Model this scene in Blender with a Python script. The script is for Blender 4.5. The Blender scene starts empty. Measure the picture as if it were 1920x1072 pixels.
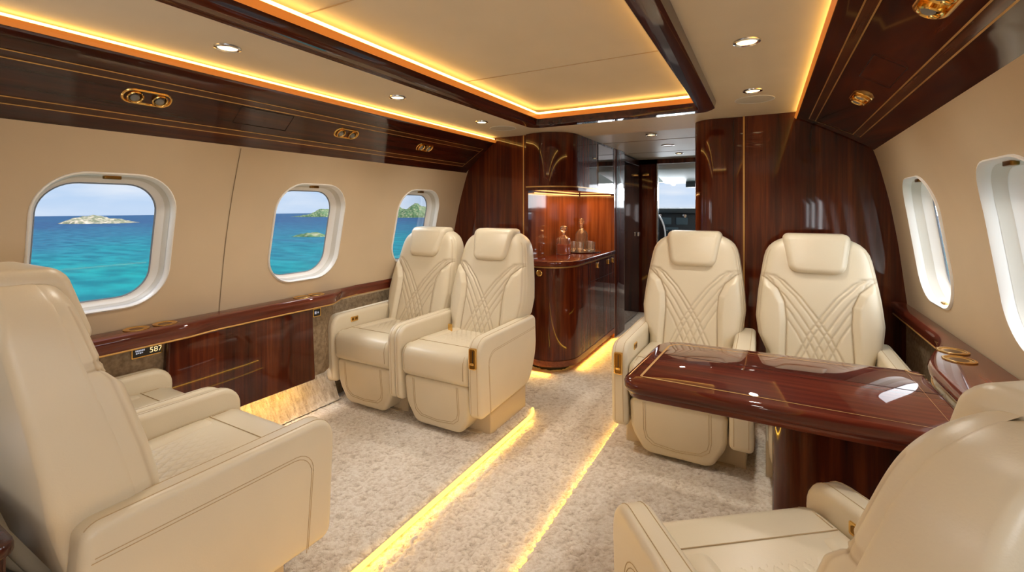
import bpy, bmesh, math, random
import numpy as np
from mathutils import Vector, Matrix, noise
from mathutils.geometry import delaunay_2d_cdt
random.seed(7)
PI = math.pi
scene = bpy.context.scene
COL = scene.collection
scene.view_settings.view_transform = 'Standard'
scene.view_settings.look = 'None'
scene.view_settings.exposure = 0.38
scene.cycles.use_denoising = True
scene.cycles.max_bounces = 10
scene.cycles.diffuse_bounces = 5
scene.cycles.glossy_bounces = 5
scene.cycles.transmission_bounces = 8
scene.cycles.transparent_max_bounces = 10
scene.cycles.sample_clamp_indirect = 6.0
scene.cycles.blur_glossy = 0.5

# ------------------------------------------------------------------ materials
def newmat(name):
    m = bpy.data.materials.new(name); m.use_nodes = True
    nt = m.node_tree
    return m, nt, nt.nodes['Principled BSDF']
def setp(b, **k):
    for n, v in k.items():
        b.inputs[n.replace('_', ' ')].default_value = v
def c4(c): return (c[0], c[1], c[2], 1)
def plain(name, col, rough=.5, metal=0., **k):
    m, nt, b = newmat(name)
    setp(b, Base_Color=c4(col), Roughness=rough, Metallic=metal, **k)
    return m
def nd(nt, t, **k):
    n = nt.nodes.new(t)
    for a, v in k.items(): setattr(n, a, v)
    return n
def noise_tex(nt, scale, detail=3, mapscale=None, coord='Object', rough=.5):
    tc = nd(nt, 'ShaderNodeTexCoord'); mp = nd(nt, 'ShaderNodeMapping')
    if mapscale: mp.inputs['Scale'].default_value = mapscale
    nt.links.new(tc.outputs[coord], mp.inputs['Vector'])
    n = nd(nt, 'ShaderNodeTexNoise')
    n.inputs['Scale'].default_value = scale; n.inputs['Detail'].default_value = detail
    n.inputs['Roughness'].default_value = rough
    nt.links.new(mp.outputs['Vector'], n.inputs['Vector'])
    return n
def ramp(nt, src, stops):
    r = nd(nt, 'ShaderNodeValToRGB')
    els = r.color_ramp.elements
    while len(els) < len(stops): els.new(.5)
    for e, (p, c) in zip(els, stops): e.position = p; e.color = c4(c)
    nt.links.new(src, r.inputs['Fac'])
    return r
def bump(nt, b, src, strength, dist):
    bp = nd(nt, 'ShaderNodeBump'); bp.inputs['Strength'].default_value = strength
    bp.inputs['Distance'].default_value = dist
    nt.links.new(src, bp.inputs['Height']); nt.links.new(bp.outputs['Normal'], b.inputs['Normal'])
def wood(name, axis, dark, mid, light, rough=.07):
    m, nt, b = newmat(name)
    s = {'X': (1.2, 32, 32), 'Y': (32, 1.2, 32), 'Z': (32, 32, 1.2)}[axis]
    n1 = noise_tex(nt, 1.0, 5, s, rough=.65)
    s2 = {'X': (.8, 5, 5), 'Y': (5, .8, 5), 'Z': (5, 5, .8)}[axis]
    n2 = noise_tex(nt, 1.0, 2, s2)
    mx = nd(nt, 'ShaderNodeMix', data_type='FLOAT'); mx.inputs[0].default_value = .4
    nt.links.new(n1.outputs['Fac'], mx.inputs[2]); nt.links.new(n2.outputs['Fac'], mx.inputs[3])
    r = ramp(nt, mx.outputs[0], [(.34, dark), (.5, mid), (.66, light)])
    nt.links.new(r.outputs['Color'], b.inputs['Base Color'])
    setp(b, Roughness=.5, Coat_Weight=1.0, Coat_Roughness=rough, Coat_IOR=1.5, Specular_IOR_Level=.05)
    return m
DK, MD, LT = (.020, .0028, .0012), (.075, .0115, .0035), (.17, .034, .008)
M = {}
M['wood_z'] = wood('mahogany_vertical', 'Z', DK, MD, LT, .04)
M['wood_y'] = wood('mahogany_long', 'Y', (.016, .0026, .0012), (.045, .0075, .0028), (.10, .019, .006), .05)
M['wood_x'] = wood('mahogany_table', 'X', (.035, .004, .0018), (.095, .013, .005), (.17, .030, .010), .015)
M['wood_red'] = wood('mahogany_ledge', 'Y', (.06, .010, .005), (.12, .022, .010), (.19, .045, .018), .05)
M['wood_lip'] = wood('mahogany_lip', 'Y', (.10, .022, .008), (.20, .05, .015), (.30, .09, .03), .2)
M['burl'] = wood('burl_band', 'Y', (.03, .008, .003), (.07, .02, .007), (.14, .045, .015), .1)
M['wood_niche'] = wood('mahogany_niche', 'Z', (.08, .020, .006), (.17, .048, .014), (.30, .10, .03), .06)
def leather(name, col, rough=.42, bs=.12):
    m, nt, b = newmat(name)
    big = noise_tex(nt, 3.5, 2)
    r = ramp(nt, big.outputs['Fac'], [(.3, [c*.94 for c in col]), (.7, col)])
    at = nd(nt, 'ShaderNodeAttribute', attribute_name='seam')
    mx = nd(nt, 'ShaderNodeMix', data_type='RGBA', blend_type='MIX')
    nt.links.new(at.outputs['Fac'], mx.inputs[0]); nt.links.new(r.outputs['Color'], mx.inputs[6])
    mx.inputs[7].default_value = c4((col[0]*.52, col[1]*.42, col[2]*.30))
    nt.links.new(mx.outputs[2], b.inputs['Base Color'])
    fine = noise_tex(nt, 260, 2)
    bump(nt, b, fine.outputs['Fac'], bs, .002)
    setp(b, Roughness=rough, Specular_IOR_Level=.45)
    return m
M['leather'] = leather('cream_leather', (.715, .63, .47), .34)
M['leather_base'] = leather('tan_leather_base', (.56, .46, .32), .6)
M['stitch'] = plain('tan_stitching', (.50, .37, .21), .7)
M['wall'] = leather('cream_wall_vinyl', (.60, .475, .32), .5, .05)
M['ceiling'] = leather('cream_headliner', (.72, .62, .47), .6, .05)
M['ceil_fwd'] = plain('pale_ceiling_panel', (.56, .54, .46), .5)
M['white'] = plain('window_white', (.88, .87, .84), .3)
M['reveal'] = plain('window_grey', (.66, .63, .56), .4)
M['gasket'] = plain('window_gasket', (.22, .26, .32), .5)
M['gold'] = plain('gold_metal', (.83, .53, .17), .18, 1.)
M['goldline'] = plain('gold_inlay', (.62, .36, .11), .35, .55)
M['gold_dark'] = plain('dark_gold', (.25, .13, .03), .3, 1.)
M['silver'] = plain('silver_metal', (.7, .7, .7), .2, 1.)
M['black'] = plain('black_plastic', (.012, .012, .013), .3)
M['greybtn'] = plain('grey_button', (.22, .22, .21), .3)
M['seam'] = plain('panel_seam', (.20, .14, .08), .8)
M['seam_light'] = plain('headliner_seam', (.50, .37, .22), .8)
M['cream_white'] = plain('cockpit_white', (.62, .64, .62), .5)
M['cockpit_grey'] = plain('cockpit_grey', (.045, .055, .06), .5)
M['darkgap'] = plain('dark_gap', (.01, .005, .003), .6)
M['smoked'] = plain('smoked_mirror', (.30, .25, .24), .03, .9)
M['speaker'] = plain('speaker_white', (.58, .54, .46), .6)
# fabric
m, nt, b = newmat('fabric_panel')
n = noise_tex(nt, 45, 4); r = ramp(nt, n.outputs['Fac'], [(.35, (.20, .135, .075)), (.65, (.33, .24, .145))])
nt.links.new(r.outputs['Color'], b.inputs['Base Color']); bump(nt, b, n.outputs['Fac'], .5, .01); setp(b, Roughness=.75)
M['fabric'] = m
# carpet
m, nt, b = newmat('shag_carpet')
at = nd(nt, 'ShaderNodeAttribute', attribute_name='pile')
wn_ = noise_tex(nt, 62, 3); wn_.inputs['Distortion'].default_value = 1.6
cb = nd(nt, 'ShaderNodeMix', data_type='FLOAT'); cb.inputs[0].default_value = .55
nt.links.new(at.outputs['Fac'], cb.inputs[2]); nt.links.new(wn_.outputs['Fac'], cb.inputs[3])
r = ramp(nt, cb.outputs[0], [(0.16, (.48, .385, .28)), (.38, (.76, .66, .53)), (.6, (.93, .86, .75))])  # pile valleys darker: shade between tufts put into the colour
big = noise_tex(nt, 2.2, 3)
r2 = ramp(nt, big.outputs['Fac'], [(.3, (.88, .86, .84)), (.7, (1, 1, 1))])
mx = nd(nt, 'ShaderNodeMix', data_type='RGBA', blend_type='MULTIPLY'); mx.inputs[0].default_value = 1
nt.links.new(r.outputs['Color'], mx.inputs[6]); nt.links.new(r2.outputs['Color'], mx.inputs[7])
nt.links.new(mx.outputs[2], b.inputs['Base Color'])
bump(nt, b, wn_.outputs['Fac'], .8, .014)
setp(b, Roughness=.95, Specular_IOR_Level=.1, Sheen_Weight=.25)
M['carpet'] = m
def emis(name, col, s):
    m, nt, b = newmat(name)
    setp(b, Base_Color=c4((0, 0, 0)), Emission_Color=c4(col), Emission_Strength=s)
    return m
AMB = (1.0, .50, .085)
M['led'] = emis('amber_led', (1.0, .57, .14), 6)
M['led_floor'] = emis('amber_floor_led', (1.0, .56, .08), 3.0)
M['led_bar'] = emis('bar_led', (1.0, .50, .15), 2.0)
M['lamp'] = emis('lamp_lens', (1.0, .72, .36), 4.5)
M['screen'] = emis('cockpit_screen', (.15, .25, .3), .12)
m, nt, b = newmat('glowing_mahogany_lip')
setp(b, Base_Color=c4((.35, .10, .03)), Roughness=.3, Emission_Color=c4((1.0, .28, .03)), Emission_Strength=.38)  # self-glow stands in for LED light falling on the wood
M['lip_glow'] = m
M['gold_text'] = emis('display_text_gold', (1, .75, .35), .9)
M['white_text'] = emis('display_text_white', (.7, .7, .8), .5)
# window glass (thin)
m = bpy.data.materials.new('window_glass'); m.use_nodes = True; nt = m.node_tree; nt.nodes.clear()
o = nd(nt, 'ShaderNodeOutputMaterial'); tr = nd(nt, 'ShaderNodeBsdfTransparent'); gl = nd(nt, 'ShaderNodeBsdfGlossy')
gl.inputs['Roughness'].default_value = .02; tr.inputs['Color'].default_value = (.97, .98, .99, 1)
mxs = nd(nt, 'ShaderNodeMixShader'); fr = nd(nt, 'ShaderNodeFresnel'); fr.inputs['IOR'].default_value = 1.25
nt.links.new(fr.outputs[0], mxs.inputs[0]); nt.links.new(tr.outputs[0], mxs.inputs[1]); nt.links.new(gl.outputs[0], mxs.inputs[2])
nt.links.new(mxs.outputs[0], o.inputs['Surface'])
M['glass'] = m
M['crystal'] = plain('cut_crystal', (1, 1, 1), .02, 0., Transmission_Weight=.96, IOR=1.5)
M['whisky'] = plain('amber_whisky', (.62, .13, .010), .02, 0., Transmission_Weight=.35, IOR=1.33)
# sea
m, nt, b = newmat('sea_water')
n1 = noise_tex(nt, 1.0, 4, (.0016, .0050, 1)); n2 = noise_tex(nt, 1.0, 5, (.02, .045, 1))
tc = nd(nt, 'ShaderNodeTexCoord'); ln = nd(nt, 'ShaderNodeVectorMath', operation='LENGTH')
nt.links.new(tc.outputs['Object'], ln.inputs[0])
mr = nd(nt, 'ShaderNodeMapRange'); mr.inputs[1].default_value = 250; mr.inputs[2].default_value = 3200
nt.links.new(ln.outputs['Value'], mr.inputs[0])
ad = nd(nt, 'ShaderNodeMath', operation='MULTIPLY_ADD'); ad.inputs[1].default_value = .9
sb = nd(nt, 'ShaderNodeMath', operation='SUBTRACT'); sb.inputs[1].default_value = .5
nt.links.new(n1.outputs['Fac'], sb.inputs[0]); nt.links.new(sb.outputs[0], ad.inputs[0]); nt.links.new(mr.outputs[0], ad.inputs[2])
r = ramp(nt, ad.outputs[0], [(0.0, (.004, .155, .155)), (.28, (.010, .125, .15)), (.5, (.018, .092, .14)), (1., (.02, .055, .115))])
r3 = ramp(nt, n2.outputs['Fac'], [(.38, (.62, .70, .78)), (.62, (1.25, 1.2, 1.15))])
mx = nd(nt, 'ShaderNodeMix', data_type='RGBA', blend_type='MULTIPLY'); mx.inputs[0].default_value = 1
nt.links.new(r.outputs['Color'], mx.inputs[6]); nt.links.new(r3.outputs['Color'], mx.inputs[7])
nt.links.new(mx.outputs[2], b.inputs['Base Color']); setp(b, Roughness=.6, Specular_IOR_Level=.05)
M['sea'] = m
m, nt, b = newmat('island_rock')
n = noise_tex(nt, .05, 6); r = ramp(nt, n.outputs['Fac'], [(.35, (.07, .085, .045)), (.5, (.17, .16, .10)), (.65, (.38, .31, .23))])
nt.links.new(r.outputs['Color'], b.inputs['Base Color']); setp(b, Roughness=.9)
M['island'] = m
m, nt, b = newmat('island_green')
n = noise_tex(nt, .06, 6); r = ramp(nt, n.outputs['Fac'], [(.35, (.02, .06, .02)), (.5, (.06, .11, .04)), (.7, (.22, .20, .12))])
nt.links.new(r.outputs['Color'], b.inputs['Base Color']); setp(b, Roughness=.9)
M['island_green'] = m

# ------------------------------------------------------------------ mesh helpers
class MB:
    def __init__(s): s.v = []; s.f = []
    def add(s, vs, fs):
        o = len(s.v); s.v += [tuple(v) for v in vs]; s.f += [tuple(i+o for i in f) for f in fs]; return s
    def box(s, x0, x1, y0, y1, z0, z1):
        return s.add([(x0,y0,z0),(x1,y0,z0),(x1,y1,z0),(x0,y1,z0),(x0,y0,z1),(x1,y0,z1),(x1,y1,z1),(x0,y1,z1)],
                     [(3,2,1,0),(4,5,6,7),(0,1,5,4),(1,2,6,5),(2,3,7,6),(3,0,4,7)])
    def loft(s, rings, cap0=True, cap1=True, closed=True):
        n = len(rings[0]); vs = [p for r in rings for p in r]; fs = []
        for k in range(len(rings)-1):
            for i in range(n if closed else n-1):
                j = (i+1) % n
                fs.append((k*n+i, k*n+j, (k+1)*n+j, (k+1)*n+i))
        if cap0: fs.append(tuple(range(n-1, -1, -1)))
        if cap1: fs.append(tuple((len(rings)-1)*n+i for i in range(n)))
        return s.add(vs, fs)
    def rext(s, prof, axis, lo, hi, r, seg=4):
        """round-edged extrusion of a 2D profile"""
        a = area(prof)
        if a < 0: prof = prof[::-1]
        rings = []
        steps = [(lo + r*(1-math.cos(t*PI/2/seg)), r*(1-math.sin(t*PI/2/seg))) for t in range(seg+1)]
        steps += [(hi - (p-lo), ins) for p, ins in steps[::-1]]
        for p, ins in steps:
            q = inset(prof, ins)
            if axis == 'x': rings.append([(p, a_, b_) for a_, b_ in q])
            elif axis == 'y': rings.append([(a_, p, b_) for a_, b_ in q])
            else: rings.append([(a_, b_, p) for a_, b_ in q])
        return s.loft(rings)
    def tube(s, path, r, n=6, closed=False):
        P = [Vector(p) for p in path]; rings = []
        L = len(P); up = Vector((0, 0, 1))
        for i in range(L):
            if closed: t = P[(i+1) % L] - P[i-1]
            else: t = P[min(i+1, L-1)] - P[max(i-1, 0)]
            t.normalize()
            a = t.cross(up)
            if a.length < .05: a = t.cross(Vector((1, 0, 0)))
            a.normalize(); b2 = t.cross(a)
            rings.append([tuple(P[i] + a*(r*math.cos(2*PI*k/n)) + b2*(r*math.sin(2*PI*k/n))) for k in range(n)])
        if closed: rings.append(rings[0]); return s.loft(rings, False, False)
        return s.loft(rings)
    def lathe(s, prof, cx=0, cy=0, n=24, cap0=True, cap1=True):
        rings = [[(cx+r*math.cos(2*PI*k/n), cy+r*math.sin(2*PI*k/n), z) for k in range(n)] for r, z in prof]
        return s.loft(rings, cap0, cap1)
    def grid(s, fn, nu, nv):
        vs = [fn(i/(nu-1), j/(nv-1)) for j in range(nv) for i in range(nu)]
        fs = [(j*nu+i, j*nu+i+1, (j+1)*nu+i+1, (j+1)*nu+i) for j in range(nv-1) for i in range(nu-1)]
        return s.add(vs, fs)
    def xf(s, fn): s.v = [tuple(fn(*v)) for v in s.v]; return s
    def mesh(s, name, mat, angle=40, fixn=True):
        me = bpy.data.meshes.new(name); me.from_pydata(s.v, [], s.f); me.update()
        if fixn:
            bm = bmesh.new(); bm.from_mesh(me); bmesh.ops.remove_doubles(bm, verts=bm.verts, dist=1e-6)
            bmesh.ops.recalc_face_normals(bm, faces=bm.faces); bm.to_mesh(me); bm.free()
        me.shade_smooth(); me.set_sharp_from_angle(angle=math.radians(angle))
        if mat: me.materials.append(M[mat] if isinstance(mat, str) else mat)
        return me
def area(p): return .5*sum(p[i][0]*p[(i+1) % len(p)][1]-p[(i+1) % len(p)][0]*p[i][1] for i in range(len(p)))
def inset(p, d):
    if d < 1e-7: return list(p)
    n = len(p); out = []
    for i in range(n):
        a, b_, c = p[i-1], p[i], p[(i+1) % n]
        e1 = (b_[0]-a[0], b_[1]-a[1]); e2 = (c[0]-b_[0], c[1]-b_[1])
        l1 = math.hypot(*e1) or 1e-9; l2 = math.hypot(*e2) or 1e-9
        n1 = (-e1[1]/l1, e1[0]/l1); n2 = (-e2[1]/l2, e2[0]/l2)
        m_ = (n1[0]+n2[0], n1[1]+n2[1]); L = math.hypot(*m_) or 1e-9
        k = 1/max(.5, L/2)
        out.append((b_[0]+m_[0]/L*d*k, b_[1]+m_[1]/L*d*k))
    return out
def fil(pts, n=6):
    """polygon with rounded corners: (a,b,r) r = tangent distance"""
    out = []; L = len(pts)
    for i in range(L):
        a, b_, r = pts[i]
        if r <= 0: out.append((a, b_)); continue
        p0 = Vector(pts[i-1][:2]); p = Vector((a, b_)); p1 = Vector(pts[(i+1) % L][:2])
        s0 = p + (p0-p).normalized()*r; s1 = p + (p1-p).normalized()*r
        c0 = s0.lerp(p, .5523); c1 = s1.lerp(p, .5523)
        for k in range(n+1):
            t = k/n; q = s0*(1-t)**3 + c0*3*t*(1-t)**2 + c1*3*t*t*(1-t) + s1*t**3
            out.append((q.x, q.y))
    return out
def rrect(w, h, r, n=8, cx=0, cy=0):
    return fil([(cx-w/2, cy-h/2, r), (cx+w/2, cy-h/2, r), (cx+w/2, cy+h/2, r), (cx-w/2, cy+h/2, r)], n)
def obj(name, mb, mat=None, parent=None, loc=None, rot=None, angle=40, fixn=True):
    me = mb if isinstance(mb, bpy.types.Mesh) else mb.mesh(name, mat, angle, fixn)
    o = bpy.data.objects.new(name, me); COL.objects.link(o)
    if parent: o.parent = parent
    if loc: o.location = loc
    if rot: o.rotation_euler = rot
    return o
def empty(name, loc=(0, 0, 0), rz=0, rot=None):
    o = bpy.data.objects.new(name, None); COL.objects.link(o); o.location = loc
    o.rotation_euler = rot if rot else (0, 0, rz); o.empty_display_size = .1
    return o
def tag(o, label=None, cat=None, group=None, kind=None):
    if label: o['label'] = label
    if cat: o['category'] = cat
    if group: o['group'] = group
    if kind: o['kind'] = kind
    return o
def struct(name, mb, mat, **k): return tag(obj(name, mb, mat, **k), kind='structure')
def copytree(root, loc=None, rot=None):
    c = root.copy(); COL.objects.link(c)
    if loc is not None: c.location = loc
    if rot is not None: c.rotation_euler = rot
    for ch in list(root.children):
        d = ch.copy(); COL.objects.link(d); d.parent = c
        for g in list(ch.children):
            e = g.copy(); COL.objects.link(e); e.parent = d
    return c
def attr(me, name, vals):
    a = me.attributes.new(name, 'FLOAT', 'POINT'); a.data.foreach_set('value', np.asarray(vals, dtype=np.float32))
def sm(a, b_, x):
    t = min(1, max(0, (x-a)/(b_-a))); return t*t*(3-2*t)
def interp(x, xs, ys):
    return float(np.interp(x, xs, ys))

# ------------------------------------------------------------------ camera
cam = bpy.data.cameras.new('camera'); camo = bpy.data.objects.new('camera', cam); COL.objects.link(camo)
cam.sensor_width = 36; cam.lens = 36*860/1920; cam.shift_y = -146/1920; cam.clip_start = .02; cam.clip_end = 20000
camo.location = (.9, 0, 1.3); camo.rotation_euler = (PI/2, 0, math.radians(28.9))
scene.camera = camo

# ------------------------------------------------------------------ world
w = bpy.data.worlds.new('world'); scene.world = w; w.use_nodes = True; nt = w.node_tree; nt.nodes.clear()
out = nd(nt, 'ShaderNodeOutputWorld'); bg = nd(nt, 'ShaderNodeBackground')
tc = nd(nt, 'ShaderNodeTexCoord'); sp = nd(nt, 'ShaderNodeSeparateXYZ'); nt.links.new(tc.outputs['Generated'], sp.inputs[0])
r = ramp(nt, sp.outputs['Z'], [(0.0, (.56, .70, .90)), (.06, (.40, .60, .88)), (.4, (.20, .42, .85)), (1., (.12, .30, .75))])
n = noise_tex(nt, 1.0, 5, (4, 4, 22), 'Generated')
r2 = ramp(nt, n.outputs['Fac'], [(.42, (0, 0, 0)), (.72, (1, 1, 1))])
mx = nd(nt, 'ShaderNodeMix', data_type='RGBA'); nt.links.new(r2.outputs['Color'], mx.inputs[0])
nt.links.new(r.outputs['Color'], mx.inputs[6]); mx.inputs[7].default_value = (.82, .87, .95, 1)
# bright hazy sky on the sun side (+X)
mr = nd(nt, 'ShaderNodeMapRange', interpolation_type='SMOOTHSTEP'); mr.inputs[1].default_value = .0; mr.inputs[2].default_value = .3
mr.inputs[3].default_value = 0; mr.inputs[4].default_value = 1
nt.links.new(sp.outputs['X'], mr.inputs[0])
mx2 = nd(nt, 'ShaderNodeMix', data_type='RGBA'); nt.links.new(mr.outputs[0], mx2.inputs[0])
nt.links.new(mx.outputs[2], mx2.inputs[6]); mx2.inputs[7].default_value = (4.6, 4.8, 5.0, 1)
nt.links.new(mx2.outputs[2], bg.inputs['Color']); bg.inputs['Strength'].default_value = .80
nt.links.new(bg.outputs[0], out.inputs['Surface'])

# ------------------------------------------------------------------ outside: sea, islands
HS = -78.7
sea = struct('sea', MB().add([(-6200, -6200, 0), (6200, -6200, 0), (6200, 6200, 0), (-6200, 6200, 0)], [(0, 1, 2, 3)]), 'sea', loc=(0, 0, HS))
def island(loc, L, W, H, rz, mat, label, seed, pk):
    def fn(u, v):
        x = (u-.5)*2; y = (v-.5)*2
        rr = math.sqrt(x*x+y*y)*(1+.12*noise.noise(Vector((x*4, y*4, seed+3))))
        nn = noise.fractal(Vector((x*3+seed, y*3, seed*.7)), 1.0, 2.0, 5)
        base = max(0, 1-rr**2*1.05)
        prof = sum(h*math.exp(-((x-c)/s_)**2) for c, s_, h in pk)
        z = H*(base**.6)*(prof*.85 + .28*nn) + (0 if base > 0 else -3) - 1.2
        k = 1+.18*noise.noise(Vector((x*2, y*2, seed+9)))
        return (x*L/2*k, y*W/2*k, max(z, -3))
    o = obj('island', MB().grid(fn, 90, 60), mat, loc=(loc[0], loc[1], HS), rot=(0, 0, rz), angle=60)
    tag(o, label, 'island', kind='thing'); return o
def sea_at(x, y, d):   # direction by azimuth tangents worked out offline
    return (x*d, y*d)
island((-3130, 1078), 350, 300, 40, .5, 'island', 'low bare rocky island out at sea seen through the large left window', 3.1, [(-.3, .4, .9), (.3, .5, .6)])
island((-1130, 862), 125, 60, 15, .5, 'island_green', 'small green islet close to shore seen through the middle left window', 5.2, [(.1, .6, 1)])
island((-3650, 2910), 560, 420, 80, .5, 'island_green', 'distant hazy green headland seen through the middle left window', 8.4, [(.2, .5, 1)])
island((-2758, 3098), 640, 380, 130, .5, 'island_green', 'long green hilly coast seen through the far left window', 1.7, [(-.4, .3, .6), (.3, .4, 1)])

# ------------------------------------------------------------------ fuselage shell
Y0, YB = -2.6, 3.36
WZ = [0, .3, .75, 1.1, 1.35, 1.6, 1.75, 1.9, 2.0]
WX = [1.67, 1.67, 1.605, 1.55, 1.49, 1.41, 1.345, 1.25, 1.18]
WXR = [1.67, 1.67, 1.605, 1.565, 1.525, 1.465, 1.41, 1.30, 1.22]
def tap(y): return .055*(3.3-y)/1.9
def wx(z, side=-1, y=3.3):
    if side > 0: return interp(z, WZ, WXR)*.5 + .25*(interp(z-.07, WZ, WXR)+interp(z+.07, WZ, WXR)) - tap(y)*sm(1.28, 1.62, z)
    return wx0(z)
def wx0(z):
    return interp(z, WZ, WX)*.5 + .25*(interp(z-.07, WZ, WX)+interp(z+.07, WZ, WX))
WYS = [2.83, 1.85, .87, -.11, -1.09, -2.07]; WCZ = 1.15
WYR = [2.765, 1.825, .87, -.11, -1.09, -2.07]
def wall_mesh(side):
    pts = []; edges = []; ns = []; WYS = WYR if side > 0 else globals()['WYS']
    def loop(p):
        o_ = len(pts); pts.extend(Vector(q) for q in p); k = len(p)
        edges.extend((o_+i, o_+(i+1) % k) for i in range(k))
    zs = [.68+i*(2.0-.68)/22 for i in range(23)]
    ybk = YB+.3
    outer = [(Y0, z) for z in zs[::-1]] + [(Y0+(ybk-Y0)*i/40, zs[0]) for i in range(1, 40)] + [(ybk, z) for z in zs] + [(Y0+(ybk-Y0)*i/40, zs[-1]) for i in range(39, 0, -1)]
    loop(outer)
    for yc in WYS: loop(rrect(.474, .576, .158, 10, yc, WCZ))
    for i in range(1, 62):
        for z in zs[1:-1]:
            y = Y0+(ybk-Y0)*i/62
            if all(abs(y-yc) > .265 or abs(z-WCZ) > .315 for yc in WYS): pts.append(Vector((y, z)))
    v, e, f, *_ = delaunay_2d_cdt(pts, edges, [], 0, 1e-5)
    fs = []
    def inhole(c):
        for yc in WYS:
            dx, dz = abs(c[0]-yc), abs(c[1]-WCZ)
            if dx < .237 and dz < .288:
                ax, az = max(0, dx-.079), max(0, dz-.13)
                if (ax/.158)**2 + (az/.158)**2 < 1.0: return True
        return False
    for t in f:
        c = (sum(v[i][0] for i in t)/len(t), sum(v[i][1] for i in t)/len(t))
        if not inhole(c): fs.append(tuple(t))
    mb = MB(); mb.add([(side*wx(p[1], side, p[0]), p[0], p[1]) for p in v], fs)
    return mb
for side, nm in ((-1, 'wall_left'), (1, 'wall_right')):
    struct(nm, wall_mesh(side), 'wall')
k = 0
for side in (-1, 1):
    for i, yc in enumerate(WYR if side > 0 else WYS):
        if side == -1 and i > 3 or side == 1 and i > 3: pass
        k += 1
        def ring(wd, h, r_, d, n=10):
            return [(side*(wx(b_, side, a)+d), a, b_) for a, b_ in rrect(wd, h, r_, n, yc, WCZ)]
        rings = [ring(.492, .594, .168, .001), ring(.488, .590, .166, -.007), ring(.478, .580, .160, -.009), ring(.470, .572, .156, -.002),
                 ring(.464, .566, .153, .02), ring(.458, .558, .150, .048)]
        wdw = tag(obj('window_%d' % k, MB().loft(rings, False, False), 'white', fixn=False, angle=55), kind='structure')
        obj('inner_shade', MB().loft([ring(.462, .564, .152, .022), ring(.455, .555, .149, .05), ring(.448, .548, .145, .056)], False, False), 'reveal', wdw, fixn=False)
        obj('frame', MB().loft([ring(.455, .555, .149, .05), ring(.444, .546, .142, .062), ring(.416, .518, .128, .092), ring(.410, .512, .125, .094)], False, False), 'white', wdw, fixn=False, angle=60)
        obj('gasket', MB().loft([ring(.412, .514, .126, .093), ring(.409, .511, .125, .091), ring(.405, .507, .123, .094), ring(.401, .503, .121, .097)], False, False), 'gasket', wdw, fixn=False)
        pn = MB().loft([ring(.41, .512, .125, .099)], True, False)
        obj('pane', pn, 'glass', wdw, fixn=False)
        # gold latch on the top of the reveal
        zt = WCZ+.278
        lt = MB().rext(rrect(.062, .026, .010, 4, yc, 0), 'z', zt-.008, zt+.008, .003, 2)
        xo = wx(zt, side, yc)+.022
        lt.xf(lambda x, y, z: (side*(xo+(y)) if False else x, y, z))
        lt.v = [(side*(xo+(q[1]*.8)), q[0], q[2]) for q in lt.v]
        obj('latch', lt, 'gold_dark', wdw)
        if side == 1:
            lb = MB().rext(rrect(.05, .02, .008, 4, yc, 0), 'z', WCZ-.283-.006, WCZ-.283+.006, .002, 2)
            xb = wx(WCZ-.28, 1)+.02
            lb.v = [(xb+q[1], q[0], q[2]) for q in lb.v]
            obj('latch', lb, 'gold', wdw)
# vertical seams in the wall lining
def wall_strip(side, y, z0, z1, off, wdt):
    n_ = 24; L = []; R = []
    for i in range(n_+1):
        z = z0+(z1-z0)*i/n_
        L.append((side*(wx(z, side, y)-off), y-wdt/2+.04*(z-1.2)*0, z)); R.append((side*(wx(z, side, y)-off), y+wdt/2, z))
    mb = MB(); mb.add(L+R, [(i, i+1, n_+2+i, n_+1+i) for i in range(n_)]); return mb
struct('trim_1', wall_strip(-1, 1.36, .76, 1.6, .0015, .004), 'seam', fixn=False)
struct('trim_2', wall_strip(1, 1.36, .76, 1.6, .0015, .004), 'seam', fixn=False)
# white return edge where the lining meets the bulkhead
# ceiling: main panels around the tray
TX0, TX1, TY0, TY1 = -.47, .62, -1.6, 2.84
cl = MB()
cl.box(-1.30, TX0, Y0, YB+.3, 1.9, 1.92); cl.box(TX1, 1.30, Y0, YB+.3, 1.9, 1.92)
cl.box(TX0, TX1, TY1, YB+.3, 1.9, 1.92); cl.box(TX0, TX1, Y0, TY0, 1.9, 1.92)
struct('ceiling', cl, 'ceiling')
rc = MB(); rc.box(TX0-.08, TX1+.08, TY0-.08, TY1+.08, 1.962, 1.98)
rc.box(TX0-.085, TX0-.08, TY0, TY1+.08, 1.91, 1.965); rc.box(TX1+.08, TX1+.085, TY0, TY1+.08, 1.91, 1.965); rc.box(TX0-.08, TX1+.08, TY1+.08, TY1+.085, 1.91, 1.965)
struct('ceiling.001', rc, 'ceiling')
for i, yy in enumerate((1.985, 1.03)):
    struct('trim_%d' % (3+i), MB().box(TX0-.05, TX1+.05, yy-.0015, yy+.0015, 1.959, 1.9625), 'seam_light')
# tray frame, one continuous lacquered moulding
def tray_ring(o_, z, r_=.05):
    return [(a, b_, z) for a, b_ in fil([(-.435-o_, TY0, 0.0), (.555+o_*.9, TY0, 0.0), (.555+o_*.9, 2.775+o_, r_), (-.435-o_, 2.775+o_, r_)], 6)]
tf = MB().loft([tray_ring(-.0, 1.925, .02), tray_ring(.004, 1.872, .02), tray_ring(.018, 1.855, .03), tray_ring(.085, 1.852, .07), tray_ring(.108, 1.862, .085), tray_ring(.116, 1.899, .09), tray_ring(.02, 1.925, .03), tray_ring(-.0, 1.925, .02)], False, False)
tfo = tag(obj('ceiling_tray_frame', tf, 'wood_y', fixn=True), 'glossy mahogany frame around the illuminated recessed ceiling panel', 'ceiling frame')
obj('inner_lip', MB().loft([tray_ring(-.003, 1.926, .02), tray_ring(-.003, 1.898, .02), tray_ring(.0, 1.896, .02)], False, False), 'lip_glow', tfo)
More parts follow.
